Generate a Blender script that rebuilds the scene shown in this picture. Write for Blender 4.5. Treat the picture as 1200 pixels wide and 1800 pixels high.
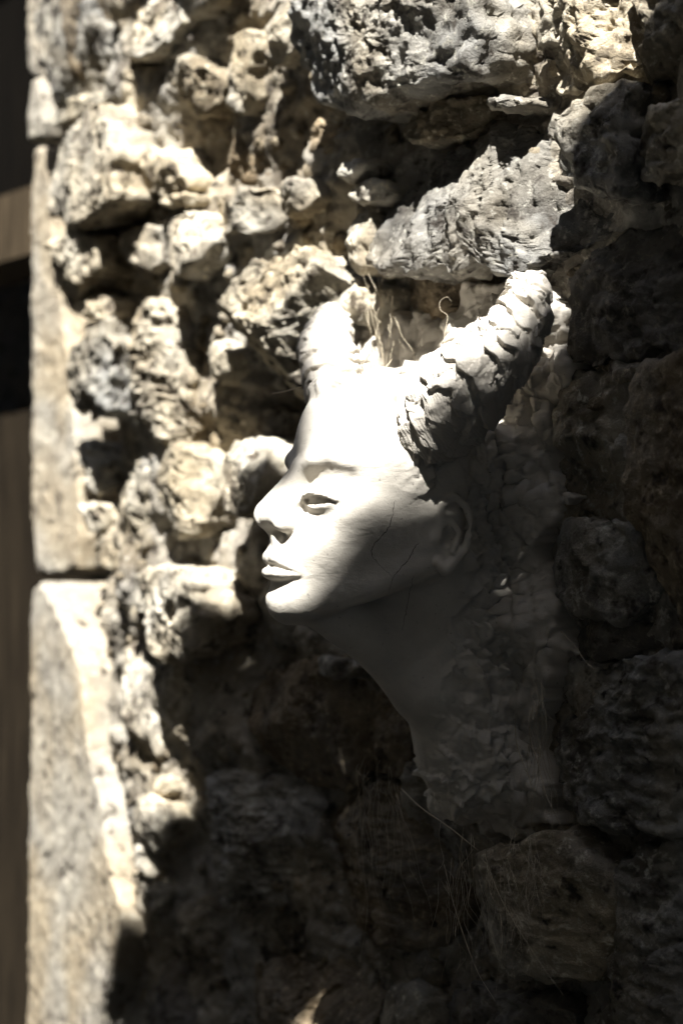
import bpy, math, random
import numpy as np
from mathutils import Vector, Matrix
from mathutils.bvhtree import BVHTree

for o in list(bpy.data.objects):
    bpy.data.objects.remove(o)
sc = bpy.context.scene
COL = sc.collection
RNG = np.random.default_rng(7)

# ------------------------------------------------------------------ camera
F = 3500.0                                   # focal length in photo pixels (1800 px = 36 mm)
CAM = np.array([0.0, 0.0, 1.6])
cam_d = bpy.data.cameras.new('camera')
cam = bpy.data.objects.new('camera', cam_d)
COL.objects.link(cam)
cam.location = CAM
cam.rotation_euler = (math.radians(90), 0, 0)
cam_d.sensor_fit = 'VERTICAL'
cam_d.sensor_height = 36.0
cam_d.lens = 70.0
cam_d.clip_start = 0.05
cam_d.clip_end = 500.0
cam_d.dof.use_dof = True
cam_d.dof.focus_distance = 1.66
cam_d.dof.aperture_fstop = 4.0
sc.camera = cam

# ------------------------------------------------------------------ light
PHI = math.radians(58)                       # angle of the wall to the picture plane
U = np.array([math.cos(PHI), -math.sin(PHI), 0.0])     # along the wall, towards the camera
N = np.array([-math.sin(PHI), -math.cos(PHI), 0.0])    # out of the wall
ZU = np.array([0.0, 0.0, 1.0])
W0 = np.array([400 / F * 1.70, 1.70, 0.0])
SUN_EL, SUN_AZ = math.radians(58), math.radians(-8)     # azimuth from -y towards +x
S = np.array([math.cos(SUN_EL) * math.sin(SUN_AZ), -math.cos(SUN_EL) * math.cos(SUN_AZ), math.sin(SUN_EL)])
world = bpy.data.worlds.new('World')
sc.world = world
world.use_nodes = True
wn = world.node_tree.nodes
sky = wn.new('ShaderNodeTexSky')
sky.sky_type = 'NISHITA'
sky.sun_disc = False
sky.sun_elevation = SUN_EL
sky.sun_rotation = math.atan2(S[0], S[1])
bg = wn['Background']
bg.inputs[1].default_value = 0.05
world.node_tree.links.new(sky.outputs[0], bg.inputs[0])
sun_d = bpy.data.lights.new('sun', 'SUN')
sun_d.energy = 5.0
sun_d.angle = math.radians(0.42)
sun_d.color = (1.0, 0.975, 0.93)
sun = bpy.data.objects.new('sun', sun_d)
COL.objects.link(sun)
sun.location = tuple(S * 20)
sun.rotation_euler = Vector(S).to_track_quat('Z', 'Y').to_euler()
sc.view_settings.view_transform = 'Standard'
sc.view_settings.look = 'None'
sc.view_settings.gamma = 1.0
sc.view_settings.use_curve_mapping = False
sc.view_settings.exposure = 1.95
sc.cycles.max_bounces = 4
sc.cycles.diffuse_bounces = 3
sc.cycles.use_denoising = True

# ------------------------------------------------------------------ geometry of the picture
def ray(px, py):
    return np.array([(px - 600) / F, 1.0, (900 - py) / F])
def at(px, py, d):
    return CAM + ray(px, py) * d
def wall_az(px, py, h=0.0):
    """pixel -> (a, z) on the wall plane shifted out by h"""
    r = ray(px, py)
    t = (h - N @ (CAM - W0)) / (N @ r)
    p = CAM + r * t
    return np.array([(p - W0) @ U, p[2]])
def W(a, z, h):
    a = np.asarray(a)[..., None]; z = np.asarray(z)[..., None]; h = np.asarray(h)[..., None]
    return W0 + a * U + z * ZU + h * N

# ------------------------------------------------------------------ noise
def _hash(ix, iy, iz, seed):
    h = (ix.astype(np.uint32) * np.uint32(374761393)) ^ (iy.astype(np.uint32) * np.uint32(668265263)) ^ (iz.astype(np.uint32) * np.uint32(2147483647 - 58)) ^ np.uint32((seed * 974711 + 1013) & 0xffffffff)
    h = (h ^ (h >> np.uint32(13))) * np.uint32(1274126177)
    h = (h ^ (h >> np.uint32(15))) * np.uint32(2246822519)
    return h ^ (h >> np.uint32(16))
_G = np.array([[1,1,0],[-1,1,0],[1,-1,0],[-1,-1,0],[1,0,1],[-1,0,1],[1,0,-1],[-1,0,-1],[0,1,1],[0,-1,1],[0,1,-1],[0,-1,-1],[1,1,0],[-1,1,0],[0,-1,1],[0,-1,-1]], dtype=np.float32)
def perlin(p, seed=0):
    p = p.astype(np.float32)
    i = np.floor(p).astype(np.int64)
    f = p - i
    w = f * f * f * (f * (f * 6 - 15) + 10)
    out = np.zeros(len(p), np.float32)
    for dx in (0, 1):
        wx = w[:, 0] if dx else 1 - w[:, 0]
        for dy in (0, 1):
            wy = w[:, 1] if dy else 1 - w[:, 1]
            for dz in (0, 1):
                wz = w[:, 2] if dz else 1 - w[:, 2]
                g = _G[_hash(i[:, 0] + dx, i[:, 1] + dy, i[:, 2] + dz, seed) & np.uint32(15)]
                d = g[:, 0] * (f[:, 0] - dx) + g[:, 1] * (f[:, 1] - dy) + g[:, 2] * (f[:, 2] - dz)
                out += d * wx * wy * wz
    return out
def fbm(p, octs=4, seed=0, gain=0.5):
    o = np.zeros(len(p), np.float32); a = 1.0
    for k in range(octs):
        o += a * perlin(p * (2.03 ** k) + 17.3 * k, seed + k); a *= gain
    return o
def ridged(p, octs=4, seed=0, gain=0.5):
    o = np.zeros(len(p), np.float32); a = 1.0
    for k in range(octs):
        o += a * (1 - 2.2 * np.abs(perlin(p * (2.03 ** k) + 9.1 * k, seed + k))); a *= gain
    return o * 0.5
def worley(p, seed=0):
    p = p.astype(np.float32); i = np.floor(p).astype(np.int64); f = p - i
    best = np.full(len(p), 9.0, np.float32); cid = np.zeros(len(p), np.float32)
    for dx in (-1, 0, 1):
        for dy in (-1, 0, 1):
            for dz in (-1, 0, 1):
                h = _hash(i[:, 0] + dx, i[:, 1] + dy, i[:, 2] + dz, seed)
                ox = (h & np.uint32(1023)).astype(np.float32) / 1023; oy = ((h >> np.uint32(10)) & np.uint32(1023)).astype(np.float32) / 1023; oz = ((h >> np.uint32(20)) & np.uint32(1023)).astype(np.float32) / 1023
                d = (dx + ox - f[:, 0]) ** 2 + (dy + oy - f[:, 1]) ** 2 + (dz + oz - f[:, 2]) ** 2
                m = d < best
                best[m] = d[m]; cid[m] = ox[m]
    return np.sqrt(best), cid

# ------------------------------------------------------------------ mesh helpers
def mesh_obj(name, verts, faces, mat, parent=None, smooth=True, loc=None):
    verts = np.asarray(verts, dtype=np.float64)
    if loc is None:
        loc = np.zeros(3)
    me = bpy.data.meshes.new(name)
    v = np.ascontiguousarray((verts - loc).astype(np.float32))
    fa = np.asarray(faces)
    if fa.ndim == 2:
        n, k = fa.shape
        me.vertices.add(len(v)); me.vertices.foreach_set('co', v.ravel())
        me.loops.add(n * k); me.loops.foreach_set('vertex_index', fa.astype(np.int32).ravel())
        me.polygons.add(n); me.polygons.foreach_set('loop_start', np.arange(0, n * k, k, dtype=np.int32))
        me.update(calc_edges=True); me.validate()
    else:
        me.from_pydata(v.tolist(), [], [list(x) for x in faces])
    me.polygons.foreach_set('use_smooth', np.full(len(me.polygons), smooth))
    me.materials.append(mat)
    o = bpy.data.objects.new(name, me)
    COL.objects.link(o)
    o.location = tuple(loc)
    if parent is not None:
        o.parent = parent
        o.location = tuple(np.asarray(loc) - np.array(parent.location))
    return o
def empty(name, loc):
    o = bpy.data.objects.new(name, None); COL.objects.link(o); o.location = tuple(loc); o.empty_display_size = 0.05
    return o
def tag(o, label=None, cat=None, group=None, kind=None):
    if label: o['label'] = label
    if cat: o['category'] = cat
    if group: o['group'] = group
    if kind: o['kind'] = kind
    return o
def grid_faces(nu, nv, wrap=False):
    i = np.arange(nu - 1)[:, None]; j = np.arange(nv if wrap else nv - 1)[None, :]
    j2 = (j + 1) % nv
    return np.stack([i * nv + j, i * nv + j2, (i + 1) * nv + j2, (i + 1) * nv + j], -1).reshape(-1, 4)
def box_mesh(lo, hi):
    lo, hi = np.array(lo), np.array(hi)
    v = np.array([[(lo, hi)[x][0], (lo, hi)[y][1], (lo, hi)[z][2]] for x in (0, 1) for y in (0, 1) for z in (0, 1)])
    return v, np.array([[0, 1, 3, 2], [4, 6, 7, 5], [0, 4, 5, 1], [2, 3, 7, 6], [0, 2, 6, 4], [1, 5, 7, 3]])
def grid_normals(G, wrap):
    du = np.gradient(G, axis=0)
    if wrap:
        dv = (np.roll(G, -1, 1) - np.roll(G, 1, 1)) * 0.5
    else:
        dv = np.gradient(G, axis=1)
    n = np.cross(du, dv); l = np.linalg.norm(n, axis=-1, keepdims=True)
    return n / np.maximum(l, 1e-12)
def spline(pts, n):
    """Catmull-Rom through rows of pts, n samples"""
    P = np.asarray(pts, float); P = np.vstack([2 * P[0] - P[1], P, 2 * P[-1] - P[-2]])
    t = np.linspace(0, len(P) - 3 - 1e-9, n); k = t.astype(int); f = (t - k)[:, None]
    p0, p1, p2, p3 = P[k], P[k + 1], P[k + 2], P[k + 3]
    return 0.5 * (2 * p1 + (p2 - p0) * f + (2 * p0 - 5 * p1 + 4 * p2 - p3) * f ** 2 + (3 * p1 - p0 - 3 * p2 + p3) * f ** 3)

# ------------------------------------------------------------------ materials
def new_mat(name, rough=0.9):
    m = bpy.data.materials.new(name); m.use_nodes = True
    nt = m.node_tree; b = nt.nodes['Principled BSDF']
    b.inputs['Roughness'].default_value = rough
    b.inputs['Specular IOR Level'].default_value = 0.25
    return m, nt, b
def nd(nt, typ, **kw):
    n = nt.nodes.new(typ)
    for k, v in kw.items():
        if k in n.inputs: n.inputs[k].default_value = v
        else: setattr(n, k, v)
    return n
def ramp(nt, src, stops):
    r = nt.nodes.new('ShaderNodeValToRGB'); e = r.color_ramp.elements
    while len(e) < len(stops): e.new(0.5)
    for k, (p, c) in enumerate(stops):
        e[k].position = p; e[k].color = c if len(c) == 4 else (*c, 1)
    nt.links.new(src, r.inputs[0]); return r
def mixc(nt, fac, a, b, mode='MIX'):
    m = nt.nodes.new('ShaderNodeMix'); m.data_type = 'RGBA'; m.blend_type = mode
    for s, v in ((0, fac), (6, a), (7, b)):
        if hasattr(v, 'links'): nt.links.new(v, m.inputs[s])
        else: m.inputs[s].default_value = v if s == 0 else (*v, 1)
    return m.outputs[2]
def noise(nt, vec, scale, detail=6, rough=0.6, dist=0.0):
    n = nd(nt, 'ShaderNodeTexNoise', Scale=scale, Detail=detail, Roughness=rough, Distortion=dist)
    nt.links.new(vec, n.inputs['Vector']); return n.outputs[0]
def bump(nt, h, strength, dist, prev=None):
    b = nd(nt, 'ShaderNodeBump', Strength=strength, Distance=dist)
    nt.links.new(h, b.inputs['Height'])
    if prev is not None: nt.links.new(prev, b.inputs['Normal'])
    return b.outputs[0]
def stone_material(name, tint_from_object=True, dark=(0.115, 0.103, 0.086), light=(0.36, 0.337, 0.295)):
    m, nt, b = new_mat(name, 0.92)
    pos = nt.nodes.new('ShaderNodeNewGeometry').outputs['Position']
    n1 = noise(nt, pos, 14, 5, 0.62, 0.4)
    base = ramp(nt, n1, [(0.34, dark), (0.66, light)]).outputs[0]
    och = noise(nt, pos, 7, 2, 0.5, 0.5)
    base = mixc(nt, 1.0, base, ramp(nt, och, [(0.38, (1.05, 0.98, 0.85)), (0.62, (0.96, 0.99, 1.03))]).outputs[0], 'MULTIPLY')
    n2 = noise(nt, pos, 90, 3, 0.7)
    sp = ramp(nt, n2, [(0.56, (0, 0, 0)), (0.68, (1, 1, 1))]).outputs[0]
    base = mixc(nt, sp, base, (0.44, 0.41, 0.34))
    n3 = noise(nt, pos, 45, 3, 0.7)
    dk = ramp(nt, n3, [(0.32, (1, 1, 1)), (0.44, (0, 0, 0))]).outputs[0]
    base = mixc(nt, dk, base, (0.06, 0.05, 0.04))
    if tint_from_object:
        oi = nt.nodes.new('ShaderNodeObjectInfo')
        base = mixc(nt, 1.0, base, oi.outputs['Color'], 'MULTIPLY')
    nt.links.new(base, b.inputs['Base Color'])
    g = noise(nt, pos, 260, 4, 0.75)
    nn = bump(nt, g, 0.8, 0.004)
    rg = nd(nt, 'ShaderNodeTexNoise', Scale=55.0, Detail=4.0, Roughness=0.6); rg.noise_type = 'RIDGED_MULTIFRACTAL'; nt.links.new(pos, rg.inputs['Vector'])
    nn = bump(nt, rg.outputs[0], 0.5, 0.004, nn)
    nt.links.new(nn, b.inputs['Normal'])
    return m
sc.cycles.use_adaptive_sampling = True
sc.cycles.adaptive_threshold = 0.03
M_STONE = stone_material('rough_stone')
M_MORTAR = stone_material('earth_mortar', False, (0.15, 0.132, 0.108), (0.40, 0.37, 0.315))
M_JAMB = stone_material('dressed_stone', True, (0.26, 0.235, 0.20), (0.38, 0.35, 0.30))
def clay_material(name, col, brush=1.0):
    m, nt, b = new_mat(name, 0.8)
    pos = nt.nodes.new('ShaderNodeNewGeometry').outputs['Position']
    n1 = noise(nt, pos, 22, 6, 0.6)
    c = ramp(nt, n1, [(0.3, tuple(x * 0.76 for x in col)), (0.7, col)]).outputs[0]
    n2 = noise(nt, pos, 240, 3, 0.6)
    sp = ramp(nt, n2, [(0.27, (1, 1, 1)), (0.34, (0, 0, 0))]).outputs[0]
    c = mixc(nt, sp, c, tuple(x * 0.55 for x in col))
    nt.links.new(c, b.inputs['Base Color'])
    mp = nd(nt, 'ShaderNodeMapping'); mp.inputs['Scale'].default_value = (60, 60, 160); mp.inputs['Rotation'].default_value = (0.3, 0.7, 0.2)
    nt.links.new(pos, mp.inputs['Vector'])
    br = noise(nt, mp.outputs[0], 1.0, 5, 0.6, 0.6)
    nn = bump(nt, br, 0.25 * brush, 0.0025)
    g = noise(nt, pos, 700, 4, 0.65)
    nn = bump(nt, g, 0.3 * brush, 0.0008, nn)
    nt.links.new(nn, b.inputs['Normal'])
    return m
M_CLAY = clay_material('pale_clay', (0.60, 0.56, 0.49), 1.1)
M_CLAY_ROUGH = clay_material('rough_clay', (0.55, 0.51, 0.445), 1.5)
M_CRACK, _nt, _b = new_mat('crack_shadow', 1.0); _b.inputs['Base Color'].default_value = (0.035, 0.03, 0.025, 1)
M_FIBRE, _nt, _b = new_mat('dry_root', 0.8); _b.inputs['Base Color'].default_value = (0.44, 0.38, 0.28, 1)
def wood_material(name, k):
    m, nt, b = new_mat(name, 0.95); b.inputs['Specular IOR Level'].default_value = 0.05
    pos = nt.nodes.new('ShaderNodeNewGeometry').outputs['Position']
    mp = nd(nt, 'ShaderNodeMapping'); mp.inputs['Scale'].default_value = (40, 40, 5)
    nt.links.new(pos, mp.inputs['Vector'])
    n1 = noise(nt, mp.outputs[0], 1.0, 6, 0.65, 0.8)
    c = ramp(nt, n1, [(0.3, (0.012 * k, 0.009 * k, 0.006 * k)), (0.7, (0.06 * k, 0.045 * k, 0.028 * k))]).outputs[0]
    nt.links.new(c, b.inputs['Base Color'])
    nt.links.new(bump(nt, n1, 0.6, 0.004), b.inputs['Normal'])
    return m
M_WOOD = wood_material('old_wood', 0.5)
M_WOOD_PALE = wood_material('bare_wood', 1.5)
M_WOOD_DARK = wood_material('void_dark_wood', 0.08)  # near-black: the void's shade is put into the colour; the panel shares it
M_GROUND = stone_material('alley_ground', False, (0.13, 0.11, 0.085), (0.26, 0.23, 0.18))
M_SURROUND = stone_material('surround_plaster', False, (0.19, 0.194, 0.202), (0.26, 0.264, 0.272))

# ------------------------------------------------------------------ ground, and unseen blockers added to shade the wall
gx = np.linspace(-60, 60, 61)
G = np.stack(np.meshgrid(gx, gx, indexing='ij') + [np.zeros((61, 61))], -1)
tag(mesh_obj('ground', G.reshape(-1, 3), grid_faces(61, 61)[:, ::-1][:, ::-1], M_GROUND), kind='structure')

E1 = np.cross(ZU, S); E1 /= np.linalg.norm(E1)
E1 = E1 if E1[0] > 0 else -E1                        # sideways, across the sun
E2 = np.cross(S, E1); E2 = E2 if E2[1] > 0 else -E2
def sun_uv(p):
    return np.array([p @ E1, p @ E2])
# added sun blocker's outline, as (across, up) along the rays, shaped for the shadow
SHADE_LINE = [(3.0, 2.46), (0.044, 2.412), (-0.03, 2.40), (-0.055, 2.378), (-0.07, 2.338), (-0.088, 2.298), (-0.105, 2.276), (-0.12, 2.276), (-0.14, 2.275), (-0.165, 2.262), (-0.21, 2.240), (-0.254, 2.210), (-0.29, 2.183), (-0.342, 2.165), (-0.342, 2.28), (-0.276, 2.298), (-0.267, 2.32), (-0.267, 2.40), (-0.284, 2.44), (-0.285, 2.575), (-0.40, 2.585), (-0.44, 2.575), (-0.50, 2.56), (-0.53, 2.54), (-0.60, 2.53), (-0.622, 2.495), (-0.66, 2.44), (-0.70, 2.15), (-4.5, 2.15)]
YH = -0.3
def to_blocker(uv):
    p = uv[0] * E1 + uv[1] * E2
    return p + S * ((YH - p[1]) / S[1])
sil = [to_blocker(np.array(u)) for u in SHADE_LINE]
xs = [(p[0], p[2]) for p in sil]
ring = xs + [(xs[-1][0], 0.0), (xs[0][0], 0.0)]
n = len(ring)
hv = np.array([(x, YH, z) for x, z in ring] + [(x, YH - 0.04, z) for x, z in ring])
hf = [tuple(range(n)), tuple(range(2 * n - 1, n - 1, -1))] + [(i, i + n, (i + 1) % n + n, (i + 1) % n) for i in range(n)]
me = bpy.data.meshes.new('sun_blocker'); me.from_pydata(hv.tolist(), [], hf); me.materials.append(M_SURROUND)
o = bpy.data.objects.new('sun_blocker', me); COL.objects.link(o); tag(o, kind='structure')
# unseen blocks added to cut sky light: above the wall, opposite, at the ends
def slab(name, lo, hi, mat):
    v, f = box_mesh(lo, hi); tag(mesh_obj(name, W(v[:, 0], v[:, 1], v[:, 2]), f, mat, None, False), kind='structure')
slab('upper_sky_blocker', (-1.3, 3.0, -0.5), (3.5, 8.0, 0.02), M_SURROUND)
slab('upper_sky_blocker', (-5.0, 3.0, -0.5), (-1.31, 8.0, 0.0), M_SURROUND)
slab('far_wall', (-5.0, 0.0, -0.5), (-2.1, 2.99, -0.02), M_SURROUND)
slab('opposite_sky_blocker', (-5.0, 0.0, 1.85), (3.5, 5.0, 2.4), M_SURROUND)
slab('end_sky_blocker', (-5.4, 0.0, -0.5), (-5.01, 7.5, 2.4), M_SURROUND)
slab('end_sky_blocker', (3.51, 0.0, -0.5), (3.9, 7.5, 2.4), M_SURROUND)
slab('dark_void_sheet', (-2.09, 0.0, -0.5), (-1.0, 2.99, -0.45), M_WOOD_DARK)  # dark sheet behind the gap, coloured as the shade of the void

# ------------------------------------------------------------------ the rubble wall
wall = empty('stone_wall', W0 + U * -0.4)
tag(wall, 'rough rubble stone wall with deep joints, half in sun, behind the clay head', 'wall', kind='thing')

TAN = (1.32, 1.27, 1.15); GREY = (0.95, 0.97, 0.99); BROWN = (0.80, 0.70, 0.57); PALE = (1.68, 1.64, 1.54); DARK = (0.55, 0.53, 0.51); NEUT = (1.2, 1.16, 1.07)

def chaikin(p, it):
    for _ in range(it):
        q = np.roll(p, -1, 0)
        p = np.stack([0.75 * p + 0.25 * q, 0.25 * p + 0.75 * q], 1).reshape(-1, 2)
    return p
def resample(p, m):
    q = np.vstack([p, p[:1]]); d = np.r_[0, np.cumsum(np.linalg.norm(np.diff(q, axis=0), axis=1))]
    t = np.linspace(0, d[-1], m, endpoint=False)
    return np.stack([np.interp(t, d, q[:, 0]), np.interp(t, d, q[:, 1])], 1), d[-1]
def build_stone(poly, prot, color, seed, rough=1.0, facets=6, strata=None, back=-0.06, edge_w=0.010, step=0.0034, soft=1, mat=None, name='stone', parent=None, az=False, tilt=(0, 0), fine=1.0, slope=0.6):
    rs = np.random.default_rng(seed)
    P = np.array(poly, float) if az else np.array([wall_az(x, y, prot * 0.85) for x, y in poly])
    if np.sum(P[:, 0] * np.roll(P[:, 1], -1) - P[:, 1] * np.roll(P[:, 0], -1)) < 0: P = P[::-1]
    P = chaikin(P, soft)
    _, per = resample(P, 8)
    m = int(np.clip(per / step * 0.75, 40, 330))
    P, per = resample(P, m)
    c = P.mean(0)
    R = np.linalg.norm(P - c, axis=1); rad = R.mean()
    jag = fbm(np.c_[P * 28, np.full(m, seed * 3.7)], 4, seed) * 0.010 * rough * min(1, rad / 0.05)
    P = c + (P - c) * (1 + jag / R)[:, None]
    nr = int(np.clip(rad / step * 1.7, 8, 80)); ns = int(np.clip((prot - back) / (step * 1.6), 5, 24))
    r = np.linspace(0.004, 1, nr)
    A = c[0] + r[:, None] * (P[:, 0] - c[0]); Zz = c[1] + r[:, None] * (P[:, 1] - c[1])
    ew = min(edge_w, rad * 0.6)
    e = np.clip((1 - r)[:, None] * np.linalg.norm(P - c, axis=1)[None] / ew, 0, 1)
    H = prot - ew * 0.9 * (1 - np.sqrt(np.clip(1 - (1 - e) ** 2, 0, 1)))
    H = H + (A - c[0]) * tilt[0] + (Zz - c[1]) * tilt[1]
    for k in range(facets):
        th = rs.uniform(0, 2 * math.pi); sl = rs.uniform(0.12, slope); off = rs.uniform(0.0, 0.45) * rad
        d = (A - c[0]) * math.cos(th) + (Zz - c[1]) * math.sin(th)
        H = np.minimum(H, prot - sl * (d - off) + (A - c[0]) * tilt[0] + (Zz - c[1]) * tilt[1])
    H = np.maximum(H, back + 0.02)
    # skirt
    s = np.linspace(0, 1, ns + 1)[1:]
    As = np.repeat(P[None, :, 0], ns, 0); Zs = np.repeat(P[None, :, 1], ns, 0)
    Hs = H[-1][None] + s[:, None] * (back - H[-1][None])
    shr = 1 - 0.10 * s[:, None] ** 2
    As = c[0] + (As - c[0]) * shr; Zs = c[1] + (Zs - c[1]) * shr
    G = np.stack([np.vstack([A, As]), np.vstack([Zz, Zs]), np.vstack([H, Hs])], -1)
    nrm = grid_normals(G, True)
    if nrm[nr // 3, :, 2].mean() < 0: nrm = -nrm
    bl = np.ones(nr + ns); bl[:nr] = np.clip((r - 0.72) / 0.28, 0, 1); nrm = nrm * bl[:, None, None] + np.array([0, 0, 1.0]) * (1 - bl)[:, None, None]
    nrm /= np.linalg.norm(nrm, axis=-1, keepdims=True)
    q = G.reshape(-1, 3) + np.array([seed * 1.37, seed * 0.71, 0])
    qs = q * np.array(strata) if strata is not None else q
    k = min(1.0, rad / 0.05)
    w_, c_ = worley(qs * 30 + fbm(q * 40, 2, seed)[:, None] * 0.25, seed)
    w2, c2 = worley(qs * 85 + fbm(q * 90, 2, seed + 5)[:, None] * 0.25, seed + 3)
    d = fbm(qs * 14, 2, seed) * 0.0045 * k + (c_ - 0.5) * 0.0050 * k + (c2 - 0.5) * 0.0016 * fine + fbm(qs * 60, 4, seed + 11, 0.6) * 0.0036 - np.maximum(0, fbm(qs * 50, 3, seed + 31) - 0.30) * 0.011 * fine
    d = d * rough * 0.85
    G = (G.reshape(-1, 3) + nrm.reshape(-1, 3) * d[:, None])
    V = W(G[:, 0], G[:, 1], G[:, 2])
    cen = W(c[0], c[1], prot * 0.3)
    o = mesh_obj(name, V, grid_faces(nr + ns, m, True), mat or M_STONE, parent or wall, True, cen)
    j = rs.uniform(0.9, 1.1)
    o.color = (color[0] * j, color[1] * j, color[2] * j, 1)
    return o

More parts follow.
